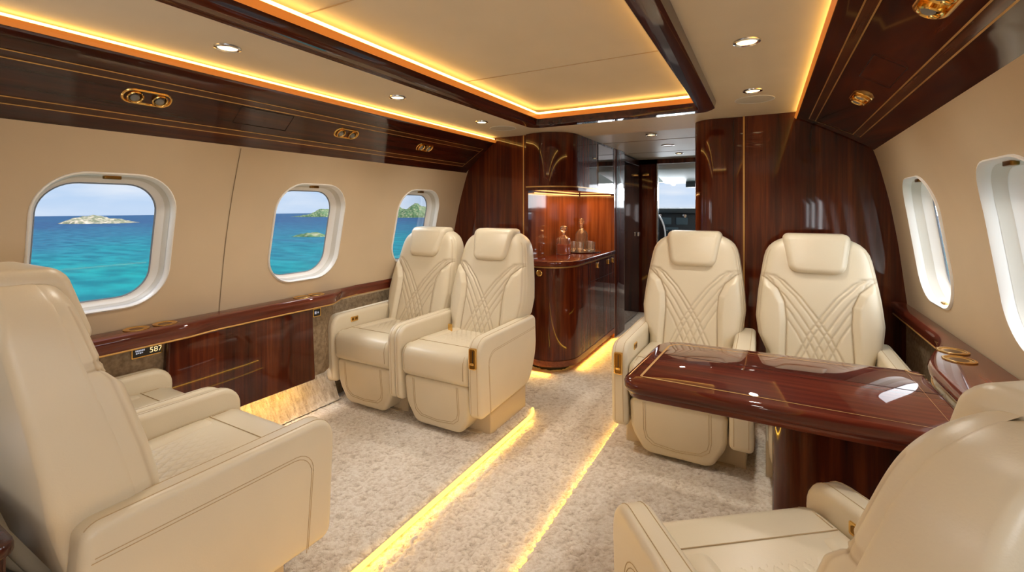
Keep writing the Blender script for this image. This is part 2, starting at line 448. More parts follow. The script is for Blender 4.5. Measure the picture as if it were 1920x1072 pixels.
led = MB()
for z0, z1, a in ((1.925, 1.942, .006),):
    led.loft([tray_ring(.003, z0, .02), tray_ring(.003, z1, .02), tray_ring(.016, z1, .03), tray_ring(.016, z0, .03)], False, False)
tag(obj('light_strip', led, 'led'), 'amber light strip running around the recessed ceiling tray', 'light strip')

# valances with inlay, one each side
def valance(side):
    if side < 0:
        prof = [(1.10, 1.874), (1.098, 1.862), (1.108, 1.852), (1.13, 1.845), (1.20, 1.790), (1.30, 1.703), (1.385, 1.630), (1.415, 1.597), (1.428, 1.588), (1.44, 1.592), (1.445, 1.61), (1.16, 1.875)]
    else:
        prof = [(1.062, 1.874), (1.060, 1.862), (1.070, 1.853), (1.10, 1.845), (1.20, 1.792), (1.31, 1.728), (1.415, 1.665), (1.448, 1.638), (1.462, 1.630), (1.475, 1.634), (1.48, 1.66), (1.16, 1.875)]
    FX = [q_[0] for q_ in prof[3:7]]; FZ = [q_[1] for q_ in prof[3:7]]
    y0, y1 = Y0+.01, YB-.02
    sh_ = (lambda a, y: a-tap(y)*max(0, (a-1.10)/.36)) if side > 0 else (lambda a, y: a)
    mb = MB().loft([[(side*sh_(a, y), y, b_) for a, b_ in prof] for y in (y0, y1)])
    v = obj('valance_panel', mb, 'wood_y', angle=25)
    # face frame: t along the slope
    def face(t, y, off=.0015):
        a = FX[0]+(FX[-1]-FX[0])*t; z = interp(a, FX, FZ)
        n_ = (-.66, -.75) if side < 0 else (-.51, -.86)
        return (side*(sh_(a, y)+n_[0]*off), y, z+n_[1]*off)
    def strip(t0, t1, ya0, yb0, ya1=None, yb1=None, off=.0015):
        mb_ = MB(); n_ = 4
        vs = []
        for i in range(n_+1):
            t = t0+(t1-t0)*i/n_
            vs += [face(t, ya0, off), face(t, yb0 + ((yb1-yb0)*i/n_ if yb1 is not None else 0), off)]
        mb_.add(vs, [(2*i, 2*i+1, 2*i+3, 2*i+2) for i in range(n_)]); return mb_
    ye = 3.30 if side < 0 else 3.25
    for t0, t1 in ((.23, .325), (.79, .885)) if side < 0 else ((.09, .19), (.74, .84)):
        obj('burl_band', strip(t0, t1, y0, ye-(t0)*.10, off=.0008), 'burl', v, fixn=False)
        for t in (t0, t1):
            obj('inlay_line', strip(t-.007, t+.007, y0, ye-t*.10, off=.0018), 'goldline', v, fixn=False)
    ta, tb = (.23, .885) if side < 0 else (.09, .84)
    e = MB(); vs = []
    for i in range(7):
        t = ta+(tb-ta)*i/6; vs += [face(t, ye-t*.10-.0035, .0018), face(t, ye-t*.10+.0035, .0018)]
    e.add(vs, [(2*i, 2*i+1, 2*i+3, 2*i+2) for i in range(6)])
    obj('inlay_line', e, 'goldline', v, fixn=False)
    # access hatch outline
    hy = 1.39 if side < 0 else 1.95
    pth = [face(a, y, .0012) for a, y in ((.36, hy-.135), (.36, hy+.135), (.66, hy+.135), (.66, hy-.135))]
    obj('access_hatch', MB().tube(pth, .0012, 4, closed=True), 'darkgap', v)
    # upper lip with the LED glow put into its emission
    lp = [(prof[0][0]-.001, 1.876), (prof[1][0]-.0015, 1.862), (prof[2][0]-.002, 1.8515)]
    obj('glow_lip', MB().loft([[(side*a, y, b_) for a, b_ in lp] for y in (y0, y1)], False, False, closed=False), 'lip_glow', v, fixn=False)
    xa = prof[0][0]+.012
    s_ = MB().box(min(side*xa, side*(xa+.016)), max(side*xa, side*(xa+.016)), y0, y1, 1.8755, 1.889)
    return v, s_
vL, sL = valance(-1); vR, sR = valance(1)
tag(vL, 'long dark mahogany overhead valance above the left windows with gold inlay lines', 'overhead panel')
tag(vR, 'dark mahogany overhead valance above the right windows with gold inlay lines', 'overhead panel')
tag(obj('light_strip', sL, 'led'), 'amber light strip between the ceiling and the left valance', 'light strip')
tag(obj('light_strip', sR, 'led'), 'amber light strip between the ceiling and the right valance', 'light strip')
# cavity closers above valances
for side, nm in ((-1, 'wall_left.001'), (1, 'wall_right.001')):
    struct(nm, MB().box(min(side*1.2, side*1.22), max(side*1.2, side*1.22), Y0, YB+.1, 1.85, 1.91), 'ceiling')

# gasper vents: oblong gold plates with two nozzles
def gasper(side, y, label):
    z = 1.742 if side < 0 else 1.7605; x = side*(1.262 if side < 0 else 1.262-tap(y)*.45)
    ang = math.atan2(1.790-1.703, .10)  # slope
    e = empty('air_vent', (x, y, z)); 
    # local: X along cabin (Y world), Y up the slope, Z out of the panel (into cabin)
    ux = Vector((0, 1, 0)); nrm = Vector((-side*.66, 0, -.75) if side < 0 else (-.51, 0, -.86)).normalized(); uy = nrm.cross(ux)
    mt = Matrix((ux, uy, nrm)).transposed()
    e.rotation_euler = mt.to_euler()
    pl = MB()
    n_ = 10
    R = lambda ww, hh, zz: [(a, b_, zz) for a, b_ in rrect(ww, hh, hh/2-.001, n_)]
    pl.loft([R(.172, .074, .001), R(.172, .074, .006), R(.166, .068, .009), R(.158, .060, .009), R(.150, .052, .003), R(.10, .03, .0025)], True, True)
    obj('plate', pl, 'gold', e)
    for sx in (-1, 1):
        nz = obj('nozzle', MB().lathe([(.028, .002), (.028, .014), (.025, .017), (.021, .014), (.019, .006)], sx*.042, 0, 20, False, False), 'gold', e)
        obj('nozzle_tip', MB().lathe([(.016, .004), (.016, .012), (.011, .017), (.004, .018)], sx*.042, -.004, 16), 'greybtn', nz)
    return tag(e, label, 'air vent')
gasper(-1, .90, 'gold twin air vent in the left valance above the largest window')
gasper(-1, 1.895, 'gold twin air vent in the left valance above the middle window')
gasper(-1, 2.605, 'gold twin air vent in the left valance closest to the bar bulkhead')
gasper(1, 2.376, 'gold twin air vent in the right valance above the far seat')
gasper(1, 1.342, 'gold twin air vent in the right valance cut off by the top edge')

# downlights
def downlight(x, y, label, sp_w=11, z=1.9):
    e = empty('downlight', (x, y, z))
    obj('trim_ring', MB().lathe([(.034, -.001), (.046, -.001), (.045, -.006), (.038, -.009), (.033, -.004)], 0, 0, 24, False, False), 'silver', e)
    obj('lens', MB().lathe([(.033, -.001), (.033, -.004), (.02, -.006), (.004, -.0065)], 0, 0, 20), 'lamp', e)
    tag(e, label, 'downlight', 'recessed ceiling downlights')
    l = bpy.data.lights.new('spot', 'SPOT'); l.energy = sp_w; l.color = (1, .93, .82); l.spot_size = math.radians(150); l.spot_blend = .9
    l.shadow_soft_size = .03
    lo = bpy.data.objects.new('spot', l); COL.objects.link(lo); lo.location = (x, y, z-.03)
for x, y, lb in ((-.855, .985, 'round downlight in the left ceiling nearest the camera'), (-.835, 1.866, 'round downlight in the left ceiling, second along the row'),
              (-.824, 2.686, 'round downlight in the left ceiling beside the oval speaker'), (.842, 1.851, 'large round downlight in the right ceiling'),
              (.844, 2.636, 'round downlight in the right ceiling beside the oval speaker'),
              (.086, 3.822, 'round downlight in the forward passage ceiling, nearer one'), (.075, 5.267, 'small round downlight in the passage ceiling by the cockpit door')):
    downlight(x, y, lb, (9 if y < 1.2 else 17) if y < 3 else 12)
for x, y in ((.85, .9), (.85, -.2), (-.85, 0.0)):
    l = bpy.data.lights.new('spot', 'SPOT'); l.energy = 2.5; l.color = (1, .93, .82); l.spot_size = math.radians(150); l.spot_blend = .9; l.shadow_soft_size = .03
    lo = bpy.data.objects.new('spot', l); COL.objects.link(lo); lo.location = (x, y, 1.87)
for x, y, lb in ((-.822, 2.979, 'flush round ceiling speaker at the front left'), (.849, 2.861, 'flush round ceiling speaker at the front right')):
    o = empty('ceiling_speaker', (x, y, 1.9))
    obj('grille', MB().lathe([(.095, 0), (.095, -.002), (.09, -.003), (.01, -.003)], 0, 0, 32), 'speaker', o); tag(o, lb, 'speaker')
    obj('rim', MB().tube([(.097*math.cos(t*PI/20), .097*math.sin(t*PI/20), -.002) for t in range(40)], .0022, 5, closed=True), 'white', o)
tag(obj('ceiling_vent', MB().lathe([(.06, 0), (.06, -.004), (.05, -.006), (.045, -.003), (.01, -.003)], 0, 0, 28), 'gold_dark', loc=(.087, 4.546, 1.9)), 'dark round vent in the forward passage ceiling', 'vent')

# ------------------------------------------------------------------ floor: carpeted aisle and side platforms
def carpet(name, x0, x1, y0, y1, z, edge=None, res=.0085, zf=None):
    nx = max(2, int((x1-x0)/res)); ny = max(2, int((y1-y0)/res))
    vs = np.zeros((nx*ny, 3)); pile = np.zeros(nx*ny); k_ = 0
    nz_ = noise.noise
    for j in range(ny):
        y = y0+(y1-y0)*j/(ny-1)
        for i in range(nx):
            x = x0+(x1-x0)*i/(nx-1)
            wxx = x*62+2.2*nz_(Vector((x*22, y*22, 3))); wyy = y*62+2.2*nz_(Vector((x*22, y*22, 9)))
            a = 1-abs(nz_(Vector((wxx, wyy, 1.7))))*2.4
            b_ = nz_(Vector((x*95, y*95, 5.1)))
            h = max(0, min(1, .62*a+.35*b_+.12))
            pile[k_] = h
            zz = z + .010*h-.006 if zf is None else zf(x, y)+.007*h-.004
            vs[k_] = (x, y, zz); k_ += 1
    if edge is not None:
        for q in range(len(vs)):
            vs[q, 2] += edge(vs[q, 0], vs[q, 1])
    me = bpy.data.meshes.new(name)
    idx = np.arange(nx*ny).reshape(ny, nx)
    f = np.stack([idx[:-1, :-1], idx[:-1, 1:], idx[1:, 1:], idx[1:, :-1]], -1).reshape(-1, 4)
    me.from_pydata(vs.tolist(), [], f.tolist()); me.update(); me.shade_smooth()
    attr(me, 'pile', pile); me.materials.append(M['carpet'])
    return me
AX0, AX1, PZ = -.37, .13, .028
struct('floor', carpet('floor', AX0-.06, AX1+.04, .6, 3.2, 0, res=.0075), None)
struct('floor.001', carpet('floor', -1.0, .5, 2.6, 5.9, -.001, res=.013), None)
struct('floor.005', MB().box(-1.75, 1.75, Y0, 9.2, -.05, -.02), 'carpet')
def edgeL(x, y):
    d = AX0-x; e = -.022*(1-sm(0, .045, d)) if d < .05 else 0
    return e
YL = 2.74
def edgeL2(x, y):
    # rounded corner: cut by lowering beyond the corner arc
    dx = x-(AX0-.22); dy = y-(YL-.22)
    if dx > 0 and dy > 0: d = .22-math.hypot(dx, dy)
    else: d = min(AX0-x, YL-y)
    if d < 0: return -.12
    return -.020*(1-sm(0, .045, d))
struct('floor.002', carpet('floor', -1.68, AX0, .4, YL, PZ, edgeL2, res=.0085), None)
struct('floor.003', carpet('floor', AX1, 1.62, .7, 3.36, PZ, lambda x, y: -.014*(1-sm(0, .03, x-AX1)), res=.0095), None)
pb = MB(); pb.box(-1.70, AX0-.012, Y0, YL-.22, -.03, PZ-.012); pb.box(-1.70, AX0-.22, YL-.3, YL-.01, -.03, PZ-.012)
pb.box(AX1+.012, 1.70, Y0, YB, -.03, PZ-.012)
struct('floor.004', pb, 'carpet')
# platform risers (carpet edge) and floor LED
path = [(AX0-.004, Y0+1.2+i*.2) for i in range(int((YL-.22-Y0-1.2)/.2)+1)] + [(AX0-.22+.216*math.cos(t*PI/16), YL-.22+.216*math.sin(t*PI/16)) for t in range(0, 9)]
lf = MB().tube([(a+.004, b_, .013) for a, b_ in path[:-5]], .010, 8)
tag(obj('floor_light_strip', lf, 'led_floor'), 'bright amber light strip along the left edge of the aisle carpet', 'light strip')
tag(obj('floor_light_strip', MB().tube([(AX1+.003, y, .010) for y in (-1.4, 0, 1, 2, 3, 3.34)], .004, 8), 'led_floor'), 'amber light strip tucked under the right edge of the aisle carpet', 'light strip')

# ------------------------------------------------------------------ sidewalls: ledges, lower panels
def ledge(side, xe, y0, y1, cups, label):
    rings = []; ys = [y0+(y1-y0)*i/150 for i in range(151)]
    for y in ys:
        X = xe(y)
        p = [(1.598, .70), (1.598, .762), (X+.018, .764), (X+.006, .760), (X, .748), (X+.002, .735), (X+.010, .724), (X+.012, .702), (min(X+.022, 1.597), .698), (1.5975, .698)]
        rings.append([(side*a, y, b_) for a, b_ in p])
    e = obj('side_ledge', MB().loft(rings), 'wood_red', angle=50)
    obj('inlay_line', MB().tube([(side*(xe(y)+.013), y, .697) for y in ys], .0042, 6), 'goldline', e)
    tag(e, label, 'ledge')
    for cx, cy, lb in cups:
        c = empty('cup_holder', (cx, cy, .764))
        obj('rim', MB().lathe([(.040, .0), (.047, .0), (.047, .003), (.043, .0045), (.038, .003), (.036, .0005)], 0, 0, 28, False, False), 'gold', c)
        wl_ = obj('well', MB().lathe([(.038, .003), (.036, .0014), (.031, .0012), (.026, .0008)], 0, 0, 24, False, False), 'gold', c)
        obj('well_floor', MB().lathe([(.0262, .0007), (.002, .0005)], 0, 0, 24, False, True), 'gold_dark', wl_)
        tag(c, lb, 'cup holder')
    return e
def xeL(y): return interp(y, [-3, 1.15, 1.27, 1.7, 1.8, 1.98, 2.12, 2.3, 4], [1.445, 1.445, 1.470, 1.470, 1.462, 1.462, 1.555, 1.59, 1.59])
def xeR(y): return 1.385+ (1.53-1.385)*sm(2.0, 2.6, y) + .155*(1-sm(1.25, 1.5, y)) 
ledge(-1, xeL, Y0, YB, ((-1.54, .975, 'gold cup holder rim in the left ledge beside the near window seat'), (-1.538, 1.085, 'gold cup holder rim in the left ledge next to the wood panel start'),
     (-1.535, 1.80, 'gold cup holder rim in the left ledge below the middle window'), (-1.537, 1.905, 'gold cup holder rim in the left ledge nearest the far seats')), 'mahogany ledge under the left windows with gold edge line')
ledge(1, xeR, Y0, YB, ((1.515, 2.30, 'gold cup holder in the right ledge, farther of the two by the table'), (1.50, 2.18, 'gold cup holder in the right ledge, nearer of the two by the table')), 'curved mahogany ledge under the right windows beside the table')
# lower lining in ribbed fabric
def low(side, xf_, y0, y1, z0, z1):
    ys = [y0+(y1-y0)*i/60 for i in range(61)]
    return MB().add([(side*xf_(y), y, z) for y in ys for z in (z0, z1)] , [(2*i, 2*i+2, 2*i+3, 2*i+1) for i in range(60)])
struct('trim_5', low(-1, lambda y: min(1.655, xeL(y)+.085), Y0, YB, .26, .70), 'fabric', fixn=False)
struct('trim_6', low(1, lambda y: xeR(y)+.07, Y0, YB, .04, .70), 'fabric', fixn=False)
struct('trim_7', low(-1, lambda y: 1.665, Y0, YB, -.02, .30), 'fabric', fixn=False)
# left wood panel below the ledge
wp = MB().rext(fil([(1.06, .268, .006), (1.86, .262, .006), (1.84, .694, .006), (1.08, .694, .006)], 3), 'x', -1.535, -1.488, .006, 3)
wpo = tag(obj('lower_side_panel', wp, 'wood_z'), 'glossy dark mahogany panel below the left ledge between the seats', 'panel')
tag(obj('light_strip', MB().box(-1.56, -1.545, 1.0, 1.86, .258, .268), 'led_floor'), 'amber light strip under the left mahogany panel', 'light strip')
# carpeted riser under the panel
def rz(x, y):
    t = (x+1.68)/.10; return .25-.21*sm(0, 1, t)
struct('floor.006', carpet('floor', -1.68, -1.575, .8, 2.12, 0, None, .008, zf=lambda x, y: .25-.215*sm(0, 1, (x+1.68)/.105)), None)
# display plates
def plate(y, z, wdt, h, label, txt=True):
    e = empty('display_plate', (-1.5285, y, z), rot=(PI/2, 0, PI/2))
    obj('bezel', MB().loft([[(a, b_, zz) for a, b_ in rrect(ww, hh, .003, 3)] for ww, hh, zz in ((wdt, h, 0), (wdt, h, .004), (wdt-.009, h-.009, .004), (wdt-.009, h-.009, .001))], False, False), 'gold', e)
    obj('screen', MB().box(-wdt/2+.004, wdt/2-.004, -h/2+.004, h/2-.004, -.002, .0025), 'black', e)
    if txt:
        for s_, mt, px, sz in (('587', 'gold_text', .012, .034),):
            c = bpy.data.curves.new('digits', 'FONT'); c.body = s_; c.size = sz; c.materials.append(M[mt]); c.extrude = .0002
            tt = bpy.data.objects.new('tmp', c); COL.objects.link(tt); bpy.context.view_layer.update(); dme = bpy.data.meshes.new_from_object(tt.evaluated_get(bpy.context.evaluated_depsgraph_get())); bpy.data.objects.remove(tt)
            t = bpy.data.objects.new('digits', dme); COL.objects.link(t); t.parent = e; t.location = (px-.004, -.012, .0030)
        tg = MB()
        for k_ in range(6): tg.box(-.044+k_*.006, -.0395+k_*.006, .003, .010, .0026, .0030)
        for k_ in range(4): tg.box(-.042+k_*.007, -.037+k_*.007, -.008+(.002 if k_ % 2 else 0), -.001, .0026, .0030)
        obj('icons', tg, 'white_text', e)
    else:
        tg = MB(); tg.box(-.016, -.004, -.008, .008, .0026, .003); tg.box(.004, .012, -.006, .004, .0026, .003)
        obj('icons', tg, 'white_text', e)
    tag(e, label, 'display')
plate(1.01, .662, .118, .050, 'gold framed black display with digits on the left fabric panel')
plate(1.90, .655, .055, .050, 'small black switch plate on the fabric panel beside the far left seat', False)

# ------------------------------------------------------------------ seats
def yoff(z): return -.29*(z-.45)
def hwf(z, cw):
    k_ = cw/.235
    base = interp(z, [.38, .53, .61, .70, .80, .90, 1.00, 1.15], [.231, .240, .276, .288, .281, .268, .252, .228])*k_
    if z > .985:
        t = min(1, (z-.985)/.16); base *= (1-t**3.4)**(1/2.6)
    return base
MESH = {}
ZT, ZB = 1.145, .40
def seamfield(x, z, cw):
    """returns (groove 0..1, bolster raise 0..1)"""
    k_ = cw/.235
    def g(d, s_=.0034): return math.exp(-(d/s_)**2)
    ax = abs(x)/k_; bol = 0; gr = 0; dark = 0
    BZ, BX = [.40, .51, .70, .79, .86, .91, .935], [.150, .148, .142, .149, .180, .238, .30]
    if z < .935:
        b_ = interp(z, BZ, BX); sl = (interp(z+.01, BZ, BX)-interp(z-.01, BZ, BX))/.02
        d = (ax-b_)/math.sqrt(1+sl*sl)
        dark = g(d, .0042); bol = sm(0, .035, d)
    LZ, LX = [.40, .44, .51, .64, .74, .825, .903, .93, .945], [.158, .140, .109, .047, -.016, -.078, -.156, -.205, -.30]
    if .41 < z < .945 and (z > .935 or ax < interp(z, BZ, BX)+.004):
        for sgn in (1, -1):
            xs = x/k_*sgn
            for off in (0, .026, .070, .106, .142):
                o2 = off*(1-.6*sm(.86, .96, z))
                xc = interp(z, LZ, LX)-o2
                sl = (interp(z+.012, LZ, LX)-interp(z-.012, LZ, LX))/.024
                d = (xs-xc)/math.sqrt(1+sl*sl)
                gr = max(gr, g(d, .0042))
    gr = max(gr*.8, dark*1.25)
    return gr, bol
def backmesh(cw):
    key = ('back', cw)
    if key in MESH: return MESH[key]
    nu, nv = 150, 190; vs = []; seam = []
    for j in range(nv):
        w_ = j/(nv-1); w_ = w_ if w_ < .7 else .7+.3*math.sin((w_-.7)/.3*PI/2)
        z = ZB+(ZT-.004-ZB)*w_
        hw = max(.002, hwf(z, cw)-.004)
        for i in range(nu):
            u = -1+2*i/(nu-1); u = math.sin(u*PI/2)*.35+u*.65
            x = u*hw
            e = (max(0, 1-abs(u)**9))**.5
            ez = (max(0, 1-max(0, (w_-.86)/.14)**3))**.5
            eb = min(1, (w_/.06)**.5) if w_ < .06 else 1
            gr, bol = seamfield(x, z, cw)
            # piping seam around the rim
            ed = (1-abs(u))*hw
            if z < 1.07:
                gr2 = math.exp(-((ed-.012)/.0032)**2)
            else: gr2 = 0
            t = (.052*e*ez*eb) + .022*bol*e + .010*math.sin(min(1, w_*1.2)*PI)*(1-u*u) - .0075*gr*e - .003*gr2
            vs.append((x, yoff(z)-.012+t, z)); seam.append(min(1, .50*gr**2+.4*gr2))
    fs = [(j*nu+i, j*nu+i+1, (j+1)*nu+i+1, (j+1)*nu+i) for j in range(nv-1) for i in range(nu-1)]
    me = bpy.data.meshes.new('backrest'); me.from_pydata(vs, [], fs); me.update(); me.shade_smooth()
    attr(me, 'seam', seam); me.materials.append(M['leather']); MESH[key] = me
    return me
def shellmesh(cw):
    key = ('shell', cw)
    if key in MESH: return MESH[key]
    zs = [ZB-.02, .45, .5, .53, .56, .585, .61, .65, .70, .76, .82, .88, .94, .98, 1.02, 1.05, 1.08, 1.10, 1.113, 1.123, 1.13]
    R = [(hwf(z, cw), z) for z in zs]; 
    outl = [(a, z) for a, z in R] + [(-a, z) for a, z in R[::-1]]
    mb = MB().rext(outl, 'y', -.14, 0, .022, 4)
    mb.xf(lambda x, y, z: (x, yoff(z)+y*interp(z, [.42, .6, 1.0, 1.15], [1.22, 1.2, .85, .55]), z))
    MESH[key] = mb.mesh('back_shell', 'leather', 50); return MESH[key]
def quiltcushion(cw):
    key = ('quilt', cw)
    if key in MESH: return MESH[key]
    nu, nv = 90, 90; vs = []; seam = []
    for j in range(nv):
        v = j/(nv-1)
        for i in range(nu):
            u = -1+2*i/(nu-1); x = u*(cw-.008); y = .0+.36*v
            inn = .62
            e = (max(0, 1-abs(u)**12))**.5*(max(0, 1-abs(2*v-1)**14))**.5
            gr = math.exp(-(((abs(u)-inn)*cw)/.0035)**2)
            if abs(u) < inn:
                for sgn in (1, -1):
                    d = ((u*sgn*cw*1.1 + (y-.2)*.75) % .042)-.021
                    d2 = u*sgn*.9+(v-.5)
                    if abs(d2) < .62: gr = max(gr, math.exp(-(d/.0034)**2))
            z = .492+.012*e + (.010*sm(inn, inn+.12, abs(u)) if abs(u) > inn else 0)*e - .005*gr*e - .012*(1-v)
            vs.append((x, y, z)); seam.append(.5*gr*e)
    fs = [(j*nu+i, j*nu+i+1, (j+1)*nu+i+1, (j+1)*nu+i) for j in range(nv-1) for i in range(nu-1)]
    me = bpy.data.meshes.new('quilted_top'); me.from_pydata(vs, [], fs); me.update(); me.shade_smooth()
    attr(me, 'seam', seam); me.materials.append(M['leather']); MESH[key] = me
    return me
def armprofile(zt):
    return fil([(.495, .165, .04), (.515, zt-.005, .085), (-.17, zt, .036), (-.185, .38, .07), (-.09, .185, .07)], 7)
def seat(name, loc, rz_, label, cw=.235, al=.085, ar=.085, zt=.605, bezel='', group=None, switch='', bz=1):
    s = empty(name, loc, rz_); tag(s, label, 'seat', group)
    # floor pedestal
    bx = (-cw-max(al, .04)+.035, cw+max(ar, .04)-.035)
    pf = fil([(bx[0], 0, .012), (bx[1], 0, .012), (bx[1], .20, .012), (bx[0], .20, .012)], 3)
    ped = obj('base', MB().rext(pf, 'y', -.09, .34, .008, 3), 'leather_base', s)
    obj('seat_track', MB().box(bx[0]+.05, bx[1]-.05, -.07, .37, -.002, .034), 'leather_base', s)
    # footrest
    fp = fil([(-cw+.075, .045, .035), (cw-.075, .045, .035), (cw-.008, .16, .04), (cw-.004, .325, .032), (-cw+.004, .325, .032), (-cw+.008, .16, .04)], 6)
    fr_ = MB().rext(fp, 'y', .16, .485, .024, 4); sh = lambda x, y, z: (x, y-(.325-z)*.10*(1 if y > .3 else 0), z); fr_.xf(sh)
    fo = obj('footrest', fr_, 'leather', s)
    for dd in (0, .010):
        U = [(-cw+.075+dd, .315), (-cw+.075+dd, .17), (-cw+.085+dd, .125+dd), (-cw+.12+dd, .098+dd), (0, .088+dd), (cw-.12-dd, .098+dd), (cw-.085-dd, .125+dd), (cw-.075-dd, .17), (cw-.075-dd, .315)]
        st = MB().tube([sh(a, .4858, b_) for a, b_ in U], .0013, 5); obj('stitching', st, 'stitch', fo)
    # cushion
    cp = fil([(-.02, .315, .035), (.500, .322, .045), (.510, .505, .066), (.36, .505, .04), (-.02, .485, .035)], 7)
    cu = obj('seat_cushion', MB().rext(cp, 'x', -cw+.001, cw-.001, .026, 4), 'leather', s)
    obj('quilted_top', quiltcushion(cw), None, cu)
    obj('stitching', MB().tube([(x, .372, .506) for x in np.linspace(-cw+.02, cw-.02, 8)], .0015, 5), 'stitch', cu)
    for sx in (-1, 1):
        pr_ = [(.38, .5052), (.43, .5052), (.463, .5005), (.490, .486), (.5055, .458), (.508, .43), (.503, .365)]
        obj('stitching', MB().tube([(sx*(cw-.027), a+.0005, b_+.0005) for a, b_ in pr_], .0014, 5), 'stitch', cu)
    # back
    bk = obj('backrest', backmesh(cw), None, s)
    obj('back_shell', shellmesh(cw), None, s)
    k_ = cw/.235
    hr = MB().rext(fil([(-.125*k_, .95, .042), (.125*k_, .95, .042), (.162*k_, 1.158, .04), (-.162*k_, 1.158, .04)], 7), 'y', -.085, .078, .032, 5)
    hr.xf(lambda x, y, z: (x, y+yoff(z)-.012*sm(1.07, 1.158, z)*(1 if y > 0 else 0)-(.02 if y > 0 else 0)*(x/.14)**2*.5, z))
    h_ = obj('headrest', hr, 'leather', s)
    if bz != 1:
        for q_ in s.children:
            if q_.name.split('.')[0] in ('backrest', 'back_shell', 'headrest'): q_.scale = (1, 1, bz); q_.location = (0, 0, .42*(1-bz))
            if q_.name.startswith('headrest'): q_.scale = (.78, 1, bz)
    # armrests
    prof = armprofile(zt)
    for sx, th in ((-1, al), (1, ar)):
        if th < .01: continue
        x0 = cw+.002; x1 = cw+th
        lo_, hi_ = (x0, x1) if sx > 0 else (-x1, -x0)
        rr = min(.023, th*.3)
        a_ = obj('armrest', MB().rext(prof, 'x', lo_, hi_, rr, 5), 'leather', s)
        # stitching lines along both top edges and the outer panel
        ip = inset(prof if area(prof) > 0 else prof[::-1], -.0006)
        seq = [p for p in ip if p[1] > .19 and not (p[0] < -.12 and p[1] < zt-.05)]
        seq.sort(key=lambda p: math.atan2(p[1]-.3, p[0]-.15))
        seq = [p for p in seq if math.atan2(p[1]-.3, p[0]-.15) > -.35 and p[0] > -.165]
        # order from the front bottom over the top to the rear
        xe_ = [lo_+rr*.9, hi_-rr*.9]
        for xx in xe_ if th > .06 else [(lo_+hi_)/2]:
            obj('stitching', MB().tube([(xx, p[0], p[1]) for p in seq], .0013, 5), 'stitch', a_)
        outer = hi_+.0003 if sx > 0 else lo_-.0003
        if th > .06:
            q = fil([(.40, .175, .0), (.425, zt-.09, .07), (-.15, zt-.075, 0)], 6)
            for dd in (0, .009):
                obj('stitching', MB().tube([(outer, a-dd*.7, b_-dd) for a, b_ in q], .0012, 5), 'stitch', a_)
        if (bezel == 'l' and sx < 0) or (bezel == 'r' and sx > 0):
            cx = (lo_+hi_)/2; cz = zt-.105; yf = .5165
            bz = MB().loft([[(cx+a, yf+zz, cz+b_) for a, b_ in rrect(ww, hh, .008, 4)] for ww, hh, zz in ((.044, .112, -.010), (.044, .112, .003), (.034, .102, .004), (.034, .102, -.002))], False, False)
            g_ = obj('control_panel', bz, 'gold', a_)
            obj('recess', MB().box(cx-.0175, cx+.0175, yf-.008, yf-.0005, cz-.051, cz+.051), 'gold_dark', g_)
            obj('slot', MB().box(cx-.002, cx+.002, yf-.001, yf+.0005, cz-.02, cz+.042), 'black', g_)
            obj('lever', MB().rext(rrect(.026, .014, .004, 3, cx, cz-.026), 'y', yf-.001, yf+.007, .002, 2), 'gold', g_)
        if (switch == 'l' and sx < 0) or (switch == 'r' and sx > 0):
            inn = hi_ if sx < 0 else lo_; d_ = .004*(1 if sx < 0 else -1)
            a0, a1 = sorted((inn-d_*.5, inn+d_))
            g_ = obj('switch_plate', MB().rext(rrect(.062, .032, .004, 3, .33, zt-.055), 'x', a0, a1, .001, 2), 'gold', a_)
            f0 = inn+d_*1.05
            for yy in (.315, .345):
                obj('button', MB().rext(rrect(.018, .018, .004, 3, yy, zt-.055), 'x', min(f0, f0+d_*.5), max(f0, f0+d_*.5), .0006, 1), 'gold_dark', g_)
    return s
G1 = 'cream leather lounge seats'
seat('lounge_seat', (-.735, 2.54, 0), PI, 'cream leather lounge seat on the aisle of the left pair in front of the bar', bezel='l', ar=.05, group=G1)
seat('lounge_seat', (-1.306, 2.54, 0), PI, 'cream leather lounge seat by the window in the far left pair', ar=.085, al=.05, switch='r', group=G1)
seat('lounge_seat', (.515, 2.85, 0), PI, 'cream leather lounge seat on the aisle side beyond the table', al=.105, ar=.085, bezel='r', switch='r', group=G1)
seat('lounge_seat', (1.142, 2.83, 0), PI, 'cream leather lounge seat beyond the table against the right ledge', ar=0, al=.085, group=G1)
seat('lounge_seat', (-.74, .60, 0), 0, 'cream leather lounge seat at lower left seen from behind', al=.055, zt=.585, group=G1)
seat('lounge_seat', (-1.277, .58, 0), 0, 'cream leather window seat at left, mostly behind the nearer seat back', cw=.19, al=.07, ar=.05, zt=.585, group=G1)
seat('lounge_seat', (1.115, .955, 0.0), math.radians(37.7), 'cream leather lounge seat at lower right turned toward the aisle', zt=.575, switch='r', bz=.91, group=G1)

cr = empty('credenza', (-1.03, -.03, 0)); tag(cr, 'low dark mahogany credenza behind the near left seats', 'cabinet')
obj('cabinet_body', MB().rext(rrect(1.12, .72, .03, 4), 'z', .03, .58, .006, 2), 'wood_z', cr)
obj('worktop', MB().rext(rrect(1.14, .74, .03, 4), 'z', .581, .61, .008, 2), 'wood_y', cr)
# seat belt buckle on left aisle seat
sbm = MB().rext(rrect(.03, .05, .006, 3, -.93, .525), 'y', 2.42, 2.432, .003, 2)
tag(obj('seat_belt_buckle', sbm, 'gold', loc=(.03, -.0, -.005)), 'small gold seat belt buckle beside the cushion of the left aisle seat', 'buckle')

